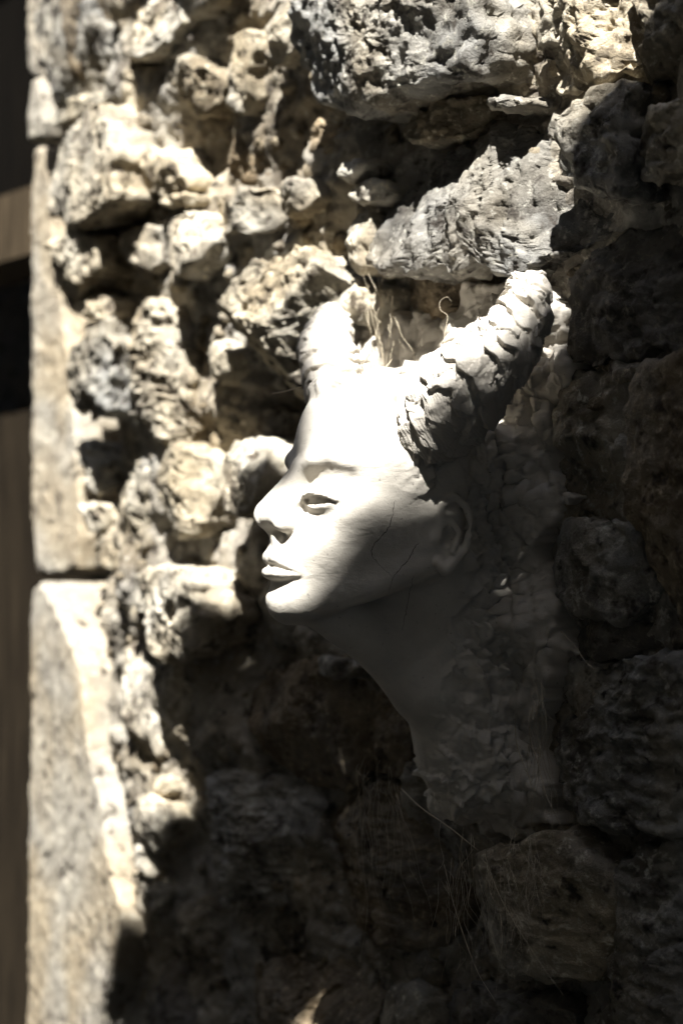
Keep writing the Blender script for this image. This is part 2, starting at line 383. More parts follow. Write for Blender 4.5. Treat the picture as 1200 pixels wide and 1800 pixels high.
SL = (0.7, 1.9, 1.0)      # level bedding
SV = (1.8, 0.7, 1.0)       # upright streaks
STONES = [
 # outline in photo pixels, how far it stands out, tone, options
 ([(62,10),(100,-30),(165,-30),(168,60),(205,150),(195,172),(100,195),(86,150),(60,60)], .020, GREY, dict(strata=SV, rough=1.3, facets=1)),
 ([(172,-30),(330,-30),(345,70),(290,100),(240,108),(207,146),(180,90)], .035, PALE, dict(tilt=(0.25,-0.35), rough=1.0)),
 ([(90,196),(180,142),(203,158),(200,170),(95,230)], .030, TAN, dict(facets=1)),
 ([(75,242),(208,168),(234,335),(225,355),(150,402),(105,402),(74,330)], .095, NEUT, dict(strata=SV, rough=1.35, facets=1, tilt=(0.1,0))),
 ([(205,130),(268,104),(288,150),(280,258),(236,236)], .030, TAN, dict(facets=3)),
 ([(292,110),(370,96),(386,160),(352,214),(305,176)], .060, TAN, dict(facets=3)),
 ([(390,72),(450,40),(442,110),(432,200),(396,192),(386,130)], .050, TAN, dict(facets=2)),
 ([(240,266),(310,258),(334,330),(300,345),(242,332)], .062, PALE, dict(facets=2)),
 ([(280,342),(355,340),(352,360),(286,362)], .055, TAN, dict(facets=1)),
 ([(282,380),(355,370),(364,440),(330,497),(302,470),(284,440)], .075, PALE, dict(facets=3)),
 ([(202,412),(276,386),(279,450),(270,472),(215,456)], .062, NEUT, dict(facets=3)),
 ([(84,418),(160,406),(182,480),(150,506),(92,522),(80,490)], .085, TAN, dict(facets=2, rough=1.5)),
 ([(128,534),(190,510),(192,560),(140,558)], .07, PALE, dict()),
 ([(110,636),(178,560),(200,600),(196,700),(166,738),(114,702)], .085, GREY, dict(rough=1.5)),
 ([(184,560),(260,520),(300,570),(306,690),(320,752),(286,790),(216,790),(202,690)], .062, NEUT, dict(rough=1.4, strata=(1,1.8,1), tilt=(0.15,0))),
 ([(362,596),(402,600),(400,670),(378,682)], .055, TAN, dict()),
 ([(366,352),(420,324),(470,332),(466,390),(420,420),(370,410)], .050, NEUT, dict()),
 ([(480,322),(535,305),(546,360),(502,382),(480,352)], .050, NEUT, dict()),
 ([(384,512),(440,450),(522,436),(562,470),(572,560),(548,610),(542,700),(450,712),(402,664),(378,580)], .085, TAN, dict(facets=5, rough=1.1, tilt=(0.1,0.25), slope=0.9)),
 ([(120,782),(170,780),(196,840),(180,872),(150,852),(138,804)], .032, PALE, dict(rough=1.4)),
 ([(200,832),(258,802),(264,900),(250,970),(205,972)], .042, TAN, dict(rough=1.2)),
 ([(262,802),(330,780),(360,818),(363,910),(330,950),(270,932)], .072, TAN, dict(rough=1.0)),
 ([(392,786),(430,765),(476,790),(476,850),(432,916),(400,900)], .080, PALE, dict(facets=2, tilt=(0.1,-0.1))),
 ([(124,892),(190,880),(196,932),(130,936)], .035, PALE, dict()),
 ([(150,962),(180,940),(212,970),(205,1006),(160,1002)], .035, NEUT, dict()),
 ([(212,1002),(335,990),(377,1060),(356,1162),(252,1142),(236,1082),(215,1070)], .085, PALE, dict(rough=1.1, tilt=(0.25,-0.1), facets=2)),
 ([(190,1150),(230,1130),(246,1200),(262,1310),(266,1346),(216,1352),(230,1290),(196,1200)], .055, PALE, dict(rough=1.0, tilt=(0.3,0))),
 ([(252,1172),(330,1160),(400,1222),(420,1320),(335,1322),(272,1252)], .035, TAN, dict(facets=4, slope=0.9)),
 ([(265,1370),(295,1358),(302,1400),(270,1402)], .040, PALE, dict()),
 ([(220,1412),(260,1390),(302,1430),(290,1482),(260,1500),(220,1470)], .050, PALE, dict(tilt=(0.2,0))),
 ([(215,1502),(258,1476),(278,1548),(236,1530)], .045, PALE, dict()),
 ([(246,1562),(285,1550),(282,1600),(256,1628)], .050, TAN, dict()),
 ([(304,1382),(430,1350),(530,1392),(524,1480),(562,1560),(430,1592),(350,1560),(310,1480)], .055, GREY, dict(rough=1.2, strata=SL)),
 ([(256,1604),(330,1570),(390,1600),(402,1650),(342,1692),(266,1652)], .045, NEUT, dict()),
 ([(402,1200),(462,1172),(640,1150),(652,1260),(620,1372),(560,1400),(470,1350),(422,1282)], .040, BROWN, dict(rough=0.8)),
 ([(524,1402),(640,1372),(760,1420),(792,1500),(780,1640),(700,1680),(600,1640),(532,1580)], .040, BROWN, dict(strata=SL)),
 ([(410,982),(540,1000),(562,1140),(452,1150),(420,1080)], .020, GREY, dict()),
 ([(542,1152),(640,1162),(602,1200),(550,1187)], .050, GREY, dict()),
 ([(788,1562),(850,1482),(1000,1470),(1062,1560),(1072,1680),(980,1740),(850,1722),(790,1660)], .070, NEUT, dict(rough=0.9, edge_w=0.03, strata=(0.6,1.6,1))),
 ([(950,1185),(1100,1152),(1240,1140),(1240,1460),(1060,1472),(962,1402),(930,1282)], .040, GREY, dict(strata=SL, rough=1.4, facets=1)),
 ([(1108,642),(1250,600),(1250,1130),(1162,1146),(1130,1000),(1100,900),(1104,760)], .050, BROWN, dict(rough=0.9, facets=1)),
 ([(968,662),(1094,640),(1094,880),(1000,902),(974,800)], .030, GREY, dict()),
 ([(958,922),(1092,902),(1132,1030),(1122,1072),(1000,1090),(958,1040)], .035, GREY, dict(facets=4)),
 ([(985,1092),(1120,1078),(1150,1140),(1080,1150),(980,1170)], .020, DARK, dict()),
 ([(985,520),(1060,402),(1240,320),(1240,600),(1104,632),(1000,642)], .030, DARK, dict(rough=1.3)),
 ([(1000,190),(1060,130),(1096,170),(1106,300),(1090,342),(1030,352),(984,300),(968,212)], .065, GREY, dict(rough=1.3, facets=2)),
 ([(655,380),(700,310),(780,240),(880,212),(960,205),(975,330),(962,440),(900,470),(820,466),(720,488),(655,470)], .066, (0.78, 0.80, 0.83), dict(rough=1.5, strata=SV, facets=4, tilt=(-0.15,-0.12), edge_w=0.02)),
 ([(660,468),(750,474),(850,452),(882,512),(800,542),(742,562),(668,532)], .020, BROWN, dict(rough=1.0)),
 ([(500,40),(560,-40),(820,-40),(832,60),(812,130),(740,140),(650,190),(570,202),(520,150)], .105, GREY, dict(rough=1.2, facets=3, edge_w=0.03)),
 ([(364,262),(385,215),(470,196),(472,316),(420,312),(368,326)], .025, BROWN, dict()),
 ([(832,-40),(925,-40),(942,100),(902,160),(852,160),(842,90)], .015, NEUT, dict(rough=1.3)),
 ([(935,-40),(1060,-40),(1130,60),(1090,125),(1050,118),(968,180),(948,100)], .045, PALE, dict(rough=1.7)),
 ([(1070,-40),(1240,-40),(1240,150),(1130,160),(1100,110),(1135,60)], .040, NEUT, dict(rough=1.6)),
 ([(700,212),(760,182),(832,160),(822,222),(742,262),(702,242)], .050, TAN, dict(rough=1.3)),
 ([(848,172),(915,164),(912,192),(858,198)], .055, GREY, dict()),
 ([(588,292),(640,274),(642,312),(600,322)], .070, PALE, dict()),
 ([(608,332),(670,310),(676,350),(630,367)], .065, PALE, dict()),
 ([(610,382),(650,370),(656,470),(626,492),(610,430)], .062, PALE, dict()),
 ([(578,512),(640,490),(644,560),(600,574)], .060, TAN, dict()),
 ([(470,20),(528,-30),(515,80),(482,130),(465,100)], .060, NEUT, dict()),
 ([(380,1702),(560,1680),(640,1722),(640,1860),(350,1860)], .050, BROWN, dict()),
 ([(652,1742),(740,1732),(742,1860),(650,1860)], .050, NEUT, dict()),
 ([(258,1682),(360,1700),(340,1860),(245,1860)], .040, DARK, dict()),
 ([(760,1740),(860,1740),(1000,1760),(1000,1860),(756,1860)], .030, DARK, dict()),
 ([(1075,1482),(1240,1472),(1240,1860),(1012,1860),(1080,1700)], .040, GREY, dict(strata=SL)),
 ([(1112,182),(1240,170),(1240,310),(1122,342)], .050, NEUT, dict(rough=1.4)),
 ([(484,220),(560,212),(640,210),(690,240),(600,268),(500,300)], .005, BROWN, dict()),
 ([(474,392),(560,372),(600,400),(604,470),(560,440),(480,430)], .010, TAN, dict()),
 ([(206,466),(270,480),(300,500),(290,560),(240,512),(196,520)], .015, TAN, dict()),
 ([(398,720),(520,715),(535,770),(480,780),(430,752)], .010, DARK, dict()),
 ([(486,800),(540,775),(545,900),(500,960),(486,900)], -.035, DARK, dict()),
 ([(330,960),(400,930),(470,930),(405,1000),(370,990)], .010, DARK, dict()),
 ([(640,1210),(720,1210),(735,1330),(690,1370),(640,1360)], .020, BROWN, dict(rough=1.4)),
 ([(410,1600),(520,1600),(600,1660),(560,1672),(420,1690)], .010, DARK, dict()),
]
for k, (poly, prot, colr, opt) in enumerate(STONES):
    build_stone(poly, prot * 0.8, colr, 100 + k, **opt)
# rows of stones that carry the wall on beyond the frame
k = 0
for (z0, z1) in ((0.0, 0.22), (0.22, 0.40), (0.40, 0.60), (0.60, 0.80), (2.14, 2.32), (2.32, 2.52), (2.52, 2.75), (2.75, 3.0)):
    a = -1.15 + RNG.uniform(0, .05)
    while a < 0.75:
        w = RNG.uniform(0.16, 0.34); b = min(a + w, 0.8); g = .012
        j = lambda: RNG.uniform(-.018, .018)
        build_stone([(a+g+j(), z0+g+j()), ((a+b)/2, z0+g+j()), (b-g+j(), z0+g+j()), (b-g+j(), z1-g+j()), ((a+b)/2, z1-g+j()), (a+g+j(), z1-g+j())], RNG.uniform(.02, .06), (GREY, TAN, NEUT, BROWN)[int(RNG.integers(4))], 400 + k, az=True, step=0.012)
        k += 1; a = b
for (z0, z1) in ((0.80, 1.02), (1.02, 1.20), (1.20, 1.42), (1.42, 1.6), (1.6, 1.82), (1.82, 1.98), (1.98, 2.14)):
    a = 0.16
    for w in (RNG.uniform(.2, .3), RNG.uniform(.2, .3)):
        g = .012; j = lambda: RNG.uniform(-.018, .018); b = a + w
        build_stone([(a+g+j(), z0+g+j()), ((a+b)/2, z0+g+j()), (b-g+j(), z0+g+j()), (b-g+j(), z1-g+j()), ((a+b)/2, z1-g+j()), (a+g+j(), z1-g+j())], RNG.uniform(.02, .05), (GREY, TAN, NEUT, BROWN)[int(RNG.integers(4))], 500 + k, az=True, step=0.012)
        k += 1; a = b

# mortar and earth core between the stones
A_L = wall_az(52, 900)[0]
aa = np.arange(A_L, 0.8, 0.0036); zz = np.r_[np.arange(0, 0.85, 0.02), np.arange(0.85, 2.2, 0.0036), np.arange(2.2, 3.01, 0.02)]
AA, ZZ = np.meshgrid(aa, zz, indexing='ij')
q = np.c_[AA.ravel(), ZZ.ravel(), np.zeros(AA.size)]
wd, wc = worley(q * 55, 5)
hh = -0.005 + 0.016 * np.clip((wall_az(520, 900)[0] - q[:, 0]) / 0.15, 0, 1) - 0.11 * np.clip((wall_az(215, 900)[0] - q[:, 0]) / 0.05, 0, 1) - 0.16 * np.clip((wall_az(150, 900)[0] - q[:, 0]) / 0.04, 0, 1) + fbm(q * 7, 3, 3) * 0.030 + ridged(q * 30, 3, 4) * 0.008 + (0.5 - wd) * 0.010 * (wc > 0.45) + fbm(q * 160, 3, 9) * 0.0035
# a hollow in the wall behind the profile
hc_ = wall_az(520, 850); hh = hh - 0.045 * np.exp(-(((q[:, 0] - hc_[0]) / 0.07) ** 2 + ((q[:, 1] - hc_[1]) / 0.10) ** 2))
m_o = mesh_obj('mortar', W(q[:, 0], q[:, 1], hh), grid_faces(len(aa), len(zz)), M_MORTAR, wall, True)

# small rubble pressed into the joints
bv, bf = [], []
ph = (1 + 5 ** .5) / 2
ico = np.array([(-1,ph,0),(1,ph,0),(-1,-ph,0),(1,-ph,0),(0,-1,ph),(0,1,ph),(0,-1,-ph),(0,1,-ph),(ph,0,-1),(ph,0,1),(-ph,0,-1),(-ph,0,1)]) / np.linalg.norm([1, ph])
icf = [(0,11,5),(0,5,1),(0,1,7),(0,7,10),(0,10,11),(1,5,9),(5,11,4),(11,10,2),(10,7,6),(7,1,8),(3,9,4),(3,4,2),(3,2,6),(3,6,8),(3,8,9),(4,9,5),(2,4,11),(6,2,10),(8,6,7),(9,8,1)]
def subdiv(v, f):
    v = [tuple(x) for x in v]; mid = {}; out = []
    def m(a, b):
        key = (min(a, b), max(a, b))
        if key not in mid:
            p = np.array(v[a]) + np.array(v[b]); v.append(tuple(p / np.linalg.norm(p))); mid[key] = len(v) - 1
        return mid[key]
    for a, b, c in f:
        x, y, z = m(a, b), m(b, c), m(c, a); out += [(a, x, z), (b, y, x), (c, z, y), (x, y, z)]
    return np.array(v), np.array(out)
sv, sf = subdiv(ico, icf)
off = 0
i_min = int(np.searchsorted(aa, wall_az(150, 900)[0]))
for _ in range(650):
    i = RNG.integers(i_min, len(aa)); jx = RNG.integers(60, len(zz) - 60)
    h0 = hh[i * len(zz) + jx]
    rr = RNG.uniform(0.004, 0.011) if RNG.uniform() < .85 else RNG.uniform(.011, .018)
    sh = sv * np.array([RNG.uniform(.7, 1.4), RNG.uniform(.6, 1.1), RNG.uniform(.6, 1.0)]) * rr
    sh = sh * (1 + 0.5 * perlin(sv * 1.6 + RNG.uniform(0, 99), 3))[:, None]
    bv.append(W(aa[i] + sh[:, 0], zz[jx] + sh[:, 1], h0 - rr * .1 + sh[:, 2])); bf.append(sf + off); off += len(sv)
tag(mesh_obj('rubble', np.vstack(bv), np.vstack(bf), M_STONE, wall, True), kind='stuff').color = (0.85, 0.78, 0.66, 1)

# ------------------------------------------------------------------ doorway at the far end: dressed jamb blocks and a boarded door
door = empty('doorway', W(-1.25, 0.0, 0.0))
tag(door, 'tall dressed stone door jamb at the far left end of the rubble wall', 'doorway', kind='thing')
JB = [
 ([(44,1032),(70,1022),(110,1090),(150,1160),(164,1250),(176,1340),(196,1400),(216,1530),(246,1602),(246,1660),(190,1800),(190,1960),(40,1960),(42,1500),(50,1240)], .030, dict(tilt=(.08, 0))),
 ([(46,258),(72,262),(80,380),(98,530),(112,640),(126,800),(136,1000),(100,1010),(46,1012),(46,640)], -.050, dict(back=-.40)),
 ([(58,140),(72,132),(84,240),(60,250),(50,250)], .025, dict()),
 ([(48,-40),(60,-40),(58,60),(84,150),(58,132),(48,130)], .000, dict()),
]
for k, (poly, prot, opt) in enumerate(JB):
    build_stone(poly, prot, (1.05, 1.02, .96), 700 + k, rough=0.45, facets=0, edge_w=0.008, mat=M_JAMB, name='jamb_block', parent=door, soft=1, fine=0.7, **{'back': -0.30, **opt})
wd_ = empty('wooden_door', W(-1.6, 0.0, -0.25))
tag(wd_, 'dark weathered plank door set back in the shaded doorway', 'door', kind='thing')
a = -2.05
k = 0
while a < -1.12:
    b = a + 0.13
    v, f = box_mesh((a + .002, 0.02, -.29), (b - .002, 1.77, -.25 - .004 * (k % 2)))
    mesh_obj('plank', W(v[:, 0], v[:, 1], v[:, 2]), f, M_WOOD, wd_, False); a = b; k += 1
v, f = box_mesh((-2.05, 2.0, -.30), (-1.13, 2.105, -.16)); mesh_obj('lintel', W(v[:, 0], v[:, 1], v[:, 2]), f, M_WOOD_PALE, wd_, False)
v, f = box_mesh((-2.05, 2.11, -.33), (-1.13, 3.0, -.22)); mesh_obj('panel_over_door', W(v[:, 0], v[:, 1], v[:, 2]), f, M_WOOD_DARK, wd_, False)

# ------------------------------------------------------------------ clay sculpture
PSI = math.radians(25)
HC = at(650, 880, 1.72)
FX = np.array([-math.cos(PSI), -math.sin(PSI), 0.0]); FY = np.array([math.sin(PSI), -math.cos(PSI), 0.0])
def head_world(L):      # local millimetres -> world
    L = np.asarray(L, float) / 1000.0
    return HC + L[..., 0:1] * FX + L[..., 1:2] * FY + L[..., 2:3] * ZU
sculpt = empty('clay_sculpture', W(-0.03, 1.45, 0.0))
tag(sculpt, 'pale clay head of a horned woman in profile, growing out of the stone wall', 'sculpture')

VOX = 1.5
X0, X1, Y0, Y1, Z0, Z1 = -168, 120, -96, 96, -345, 126
gx_ = np.arange(X0, X1, VOX, dtype=np.float32); gy_ = np.arange(Y0, Y1, VOX, dtype=np.float32); gz_ = np.arange(Z0, Z1, VOX, dtype=np.float32)
def smin(a, b, k):
    h = np.clip(0.5 + 0.5 * (b - a) / k, 0, 1); return b * (1 - h) + a * h - k * h * (1 - h)
def smax(a, b, k): return -smin(-a, -b, k)
def cap(p, a, b, ra, rb):
    a = np.array(a, np.float32); b = np.array(b, np.float32); ba = b - a
    pa = [p[i] - a[i] for i in range(3)]
    t = np.clip((pa[0] * ba[0] + pa[1] * ba[1] + pa[2] * ba[2]) / max(ba @ ba, 1e-6), 0, 1)
    return np.sqrt((pa[0] - t * ba[0]) ** 2 + (pa[1] - t * ba[1]) ** 2 + (pa[2] - t * ba[2]) ** 2) - (ra + t * (rb - ra))
def ell(p, c, r):
    q = [(p[i] - c[i]) / r[i] for i in range(3)]
    k0 = np.sqrt(q[0] ** 2 + q[1] ** 2 + q[2] ** 2) + 1e-6
    k1 = np.sqrt((q[0] / r[0]) ** 2 + (q[1] / r[1]) ** 2 + (q[2] / r[2]) ** 2) + 1e-6
    return k0 * (k0 - 1) / k1
PX, PY, PZ = gx_[:, None, None], gy_[None, :, None], gz_[None, None, :]
prof = np.array([(126, 30), (108, 44), (88, 54), (64, 61.5), (44, 66.5), (32, 68), (22, 67), (8, 65), (-11, 71), (-25, 79), (-36, 86), (-46, 88.5), (-56, 88), (-71, 88.5), (-86, 90), (-100, 84), (-130, 70)])[::-1]
widt = np.array([(126, 40), (108, 60), (88, 69), (64, 73), (40, 73.5), (10, 72), (-15, 70), (-35, 66.5), (-55, 61.5), (-75, 54), (-90, 44), (-105, 30), (-130, 26)])[::-1]
def smooth_interp(z, tab):
    d = np.arange(-140, 136, 1.0); v = np.interp(d, tab[:, 0], tab[:, 1]); kk = np.hanning(15); kk /= kk.sum()
    v = np.convolve(np.pad(v, 7, mode='edge'), kk, 'valid'); return np.interp(z, d, v)
xf = smooth_interp(gz_, prof).astype(np.float32)[None, None, :]; wz = smooth_interp(gz_, widt).astype(np.float32)[None, None, :]
XC = -20.0
dx = np.maximum(PX - XC, 0); Lx = xf - XC
k0 = np.sqrt((dx / Lx) ** 2 + (PY / wz) ** 2) + 1e-6
k1 = np.sqrt((dx / Lx ** 2) ** 2 + (PY / wz ** 2) ** 2) + 1e-6
V = k0 * (k0 - 1) / k1
V = smax(V, PZ - 104 + 0.0 * PX, 16)
jawz = -100 + (86 - PX) * 0.33
V = smax(V, jawz - PZ + 0.0 * PY, 12)
V = smax(V, -60 - PX + 0 * PZ, 10)
p_all = (PX, PY, PZ)
V = smin(V, cap(p_all, (-15, 0, 34), (-165, -12, 22), 70, 60), 18)
V = smin(V, cap(p_all, (-62, 0, -70), (-114, -6, -228), 55, 54), 26)
V = smin(V, cap(p_all, (-114, -6, -228), (-160, -10, -262), 54, 44), 20)
V = smin(V, cap(p_all, (-80, -6, -60), (-165, -10, -150), 58, 56), 26)
V = smin(V, cap(p_all, (72, 0, -92), (-8, 0, -108), 10, 22), 18)
V = smin(V, cap(p_all, (20, 0, -108), (-45, 0, -158), 13, 27), 28)
V = V.astype(np.float32)
def feat(lo, hi, fn, mirror=True):
    for sgn in ((1, -1) if mirror else (1,)):
        l = [lo[0], lo[1] if sgn > 0 else -hi[1], lo[2]]; h = [hi[0], hi[1] if sgn > 0 else -lo[1], hi[2]]
        ix = slice(*np.searchsorted(gx_, (l[0], h[0]))); iy = slice(*np.searchsorted(gy_, (l[1], h[1]))); iz = slice(*np.searchsorted(gz_, (l[2], h[2])))
        p = (gx_[ix][:, None, None], sgn * gy_[iy][None, :, None], gz_[iz][None, None, :])
        V[ix, iy, iz] = fn(V[ix, iy, iz], p)
def chain(pts):
    def f(p):
        d = None
        for (a, b) in zip(pts[:-1], pts[1:]):
            c = cap(p, a[:3], b[:3], a[3], b[3]); d = c if d is None else np.minimum(d, c)
        return d
    return f
add = lambda lo, hi, f, k, mirror=True: feat(lo, hi, lambda v, p: smin(v, f(p), k), mirror)
sub = lambda lo, hi, f, k, mirror=True: feat(lo, hi, lambda v, p: smax(v, -f(p), k), mirror)
# cheekbones, brow, chin, jaw
add((0, 0, -60), (100, 90, 50), lambda p: ell(p, (27, 44, -12), (21, 17, 17)), 18)
add((10, 0, -125), (118, 60, -50), lambda p: ell(p, (75, 0, -84), (18, 22, 16)), 12, True)
add((-80, 0, -125), (100, 90, 20), chain([(66, 18, -88, 9), (20, 42, -74, 9), (-24, 55, -52, 9), (-34, 62, -18, 8)]), 18)
add((20, -2, 0), (100, 90, 70), chain([(64, 8, 27, 5), (63, 22, 34, 6.5), (55, 39, 36, 5.0), (42, 52, 31, 3)]), 10)
# eye sockets
sub((20, 6, -35), (118, 70, 50), lambda p: ell(p, (84.5, 29, 13), (18, 20, 10)), 9)
# eyeballs and lids
EC = (56.0, 31.0, 1.0)
sk = lambda p: (p[0] + 0.42 * (p[1] - 31), p[1], p[2])
add((30, 5, -25), (100, 60, 30), lambda p: ell(sk(p), EC, (9.6, 13.2, 10.2)), 2.0)
def lid(up):
    def f(p):
        yy = p[1] - 31; e_ = sk(p)
        if up:
            shell = np.maximum(ell(e_, EC, (16.4, 18.5, 15.6)), -ell(e_, EC, (9.4, 13.0, 10.0)))
            zc = 4.8 - 0.018 * np.clip(yy, 0, 99) ** 2 - 0.022 * np.clip(yy, -99, 0) ** 2
            return np.maximum(np.maximum(shell, zc - p[2] + 0 * p[0]), p[2] - 15 + 0 * p[0])
        shell = np.maximum(ell(e_, EC, (13.2, 16.6, 13.6)), -ell(e_, EC, (9.4, 13.0, 10.0)))
        zc = -4.8 + 0.016 * yy ** 2
        return np.maximum(shell, p[2] - zc + 0 * p[0])
    return f
add((30, 5, -25), (100, 60, 30), lid(True), 2.0)
add((30, 5, -30), (100, 60, 30), lid(False), 4)
# nose
add((40, -2, -50), (119, 40, 50), chain([(66, 0, 26, 6.5), (78, 0, 10, 6.8), (97, 0, -10, 8.2)]), 9)
add((40, -2, -50), (119, 40, 50), chain([(62, 0, 14, 8), (82, 0, -14, 12)]), 10)
add((50, -2, -50), (119, 40, 30), lambda p: ell(p, (97, 0, -13.5), (9, 9, 8.5)), 5)
add((50, -2, -50), (119, 40, 20), lambda p: ell(p, (84, 12, -20), (11.5, 6.5, 8.0)), 5)
add((50, -2, -60), (119, 30, 10), chain([(96, 0, -19, 4), (88, 0, -30, 4)]), 4)
sub((50, 0, -50), (119, 30, 10), lambda p: ell((p[0], p[1], p[2] + 0.35 * (p[0] - 90)), (89.5, 8.2, -26.5), (9.0, 3.8, 4.2)), 1.5)
# mouth
add((50, -2, -70), (119, 30, -25), chain([(88, 4.5, -33, 3), (91.5, 5, -46, 4)]), 6)
add((50, -2, -90), (119, 45, -25), chain([(91.8, 0, -49.5, 5.0), (91.5, 7, -48.6, 5.6), (85, 17, -54, 4.2), (78, 25.5, -60, 2.2)]), 3.5)
add((50, -2, -95), (119, 45, -35), chain([(92.8, 0, -61.5, 6.3), (90.8, 9, -61.5, 6.2), (84, 18, -61.2, 4.6), (78, 25, -61, 2.2)]), 3.5)
sub((50, -2, -80), (119, 45, -40), chain([(98, 0, -55.6, 0.9), (96, 8, -55.0, 0.9), (88, 18, -57.8, 0.9), (79, 28, -61.5, 0.8)]), 2.6)
sub((50, -2, -90), (119, 40, -50), chain([(100, 0, -72.5, 6), (95, 14, -71.5, 4.5)]), 6)
# ear
feat((-75, 48, -75), (-10, 95, 15), lambda v, p: smin(v, ell(p, (-42, 68, -27), (14, 6, 28)), 6))
def shift_ear(pts): return pts
add((-75, 48, -80), (-8, 95, 20), chain([(-34, 72, -30, 3), (-29, 71, -15, 3.6), (-32, 73, -3, 4.0), (-42, 76, 2.5, 4.2), (-52, 79, -5, 4.2), (-56, 80, -20, 4.0), (-53, 78, -36, 3.8), (-45, 75, -49, 4.2), (-36, 71, -58, 6.2), (-30, 69, -52, 4.5)]), 2.5)
sub((-70, 55, -65), (-15, 95, 15), lambda p: ell(p, (-38.5, 78, -31), (8.0, 9, 12)), 2.5)
sub((-70, 55, -65), (-15, 95, 15), chain([(-36, 79, -9, 3.6), (-47, 82, -11, 3.2), (-49.5, 83, -25, 3.0), (-45, 81, -38, 2.4)]), 2)
add((-70, 55, -65), (-15, 95, 15), chain([(-40, 74, -17, 2.6), (-46, 76.5, -28, 2.8), (-41, 75, -43, 3.0)]), 2)
add((-70, 55, -65), (-10, 95, 15), lambda p: ell(p, (-27.5, 71, -30), (4.5, 4, 7)), 3)
# headband roll between the horns
rollp = [(14, -60, 94, 13), (36, -30, 96, 12), (42, 0, 97, 12), (32, 32, 95, 13), (-4, 57, 89, 16), (-38, 61, 82, 20)]
add((-90, -95, 40), (100, 95, 126), chain(rollp), 5, False)

def surface_nets(vol, org, vox):
    s = vol < 0
    nx, ny, nz = vol.shape
    cnt = np.zeros((nx - 1, ny - 1, nz - 1), np.uint8)
    offs = [(i, j, k) for i in (0, 1) for j in (0, 1) for k in (0, 1)]
    for (i, j, k) in offs: cnt += s[i:nx - 1 + i, j:ny - 1 + j, k:nz - 1 + k]
    act = np.argwhere((cnt > 0) & (cnt < 8))
    vals = np.stack([vol[act[:, 0] + i, act[:, 1] + j, act[:, 2] + k] for (i, j, k) in offs], 1)
    acc = np.zeros((len(act), 3)); num = np.zeros(len(act))
    O = np.array(offs, float)
    for a in range(8):
        for b in range(a + 1, 8):
            if np.abs(O[a] - O[b]).sum() != 1: continue
            va, vb = vals[:, a], vals[:, b]; m = (va < 0) != (vb < 0)
            t = va[m] / (va[m] - vb[m]); acc[m] += O[a] + t[:, None] * (O[b] - O[a]); num[m] += 1
    verts = (act + acc / num[:, None]) * vox + np.array(org)
    idm = np.full((nx - 1, ny - 1, nz - 1), -1, np.int32); idm[act[:, 0], act[:, 1], act[:, 2]] = np.arange(len(act))
    faces = []
    for ax in range(3):
        o1, o2 = (ax + 1) % 3, (ax + 2) % 3
        sl0 = [slice(None)] * 3; sl1 = [slice(None)] * 3; sl0[ax] = slice(0, -1); sl1[ax] = slice(1, None)
        ch = s[tuple(sl0)] != s[tuple(sl1)]
        e = np.argwhere(ch); e = e[(e[:, o1] > 0) & (e[:, o2] > 0) & (e[:, o1] < vol.shape[o1] - 1) & (e[:, o2] < vol.shape[o2] - 1)]
        ins = s[e[:, 0], e[:, 1], e[:, 2]]
        def cell(d1, d2):
            c = e.copy(); c[:, o1] -= d1; c[:, o2] -= d2; return idm[c[:, 0], c[:, 1], c[:, 2]]
        qd = np.stack([cell(1, 1), cell(0, 1), cell(0, 0), cell(1, 0)], 1)
        qd[~ins] = qd[~ins][:, ::-1]
        faces.append(qd)
    return verts, np.vstack(faces)
HVt, HFc = surface_nets(V, (X0, Y0, Z0), VOX)
def vnormals(v, f):
    n = np.cross(v[f[:, 2]] - v[f[:, 0]], v[f[:, 3]] - v[f[:, 1]]); o = np.zeros_like(v)
    for k in range(4): np.add.at(o, f[:, k], n)
    return o / np.maximum(np.linalg.norm(o, axis=1, keepdims=True), 1e-9)
def strokes(u, v, count, seed, box, ang, length, width, lift, curve=0.0):
    """overlapping tool strokes of clay, returns a height field with sharp raised edges"""
    rs = np.random.default_rng(seed); h = np.zeros(len(u))
    wob = fbm(np.c_[u * 90, v * 90, np.full(len(u), seed)], 2, seed) * 0.0022
    for _ in range(count):
        cu, cv = rs.uniform(box[0], box[1]), rs.uniform(box[2], box[3]); th = rs.normal(ang[0], ang[1]); L = rs.uniform(*length); Wd = rs.uniform(*width); lf = rs.uniform(*lift)
        m = (np.abs(u - cu) < L) & (np.abs(v - cv) < L)
        if not m.any(): continue
        x = (u[m] - cu) * math.cos(th) + (v[m] - cv) * math.sin(th); y = -(u[m] - cu) * math.sin(th) + (v[m] - cv) * math.cos(th)
        y = y - curve * x * x / L * 2 + wob[m]; x = x + wob[m]
        ins = (np.abs(y) < Wd * np.sqrt(np.clip(1 - (2 * x / L) ** 2 * 0.8, 0, 1))) & (np.abs(x) < L * .5)
        hb = lf * (0.08 + 0.92 * ((y / Wd + 1) / 2) ** 1.4) * (0.6 + 0.4 * np.clip(x / L + .5, 0, 1))
        cur = h[m]; cur[ins] = cur[ins] * 0.22 + hb[ins]
        h[m] = cur
    return h
vn = vnormals(HVt, HFc)
L = HVt
dsp = fbm(L / 30, 3, 2) * 0.7 + fbm(L / 6, 2, 8) * 0.12
rear = 1 / (1 + np.exp((L[:, 0] + 62) / 6)) * (L[:, 1] > 0)
rear = np.maximum(rear, 1 / (1 + np.exp(-(L[:, 2] - 84) / 3)) * 0.45)
rear = np.maximum(rear, np.exp(-((L[:, 0] + 20) ** 2 / 300 + (L[:, 2] - 28) ** 2 / 900)) * (L[:, 1] > 30) * 0.6)
rear = np.maximum(rear, 1 / (1 + np.exp((L[:, 2] + 225 + 0.9 * (L[:, 0] + 70)) / 6)) * (L[:, 0] < -55))
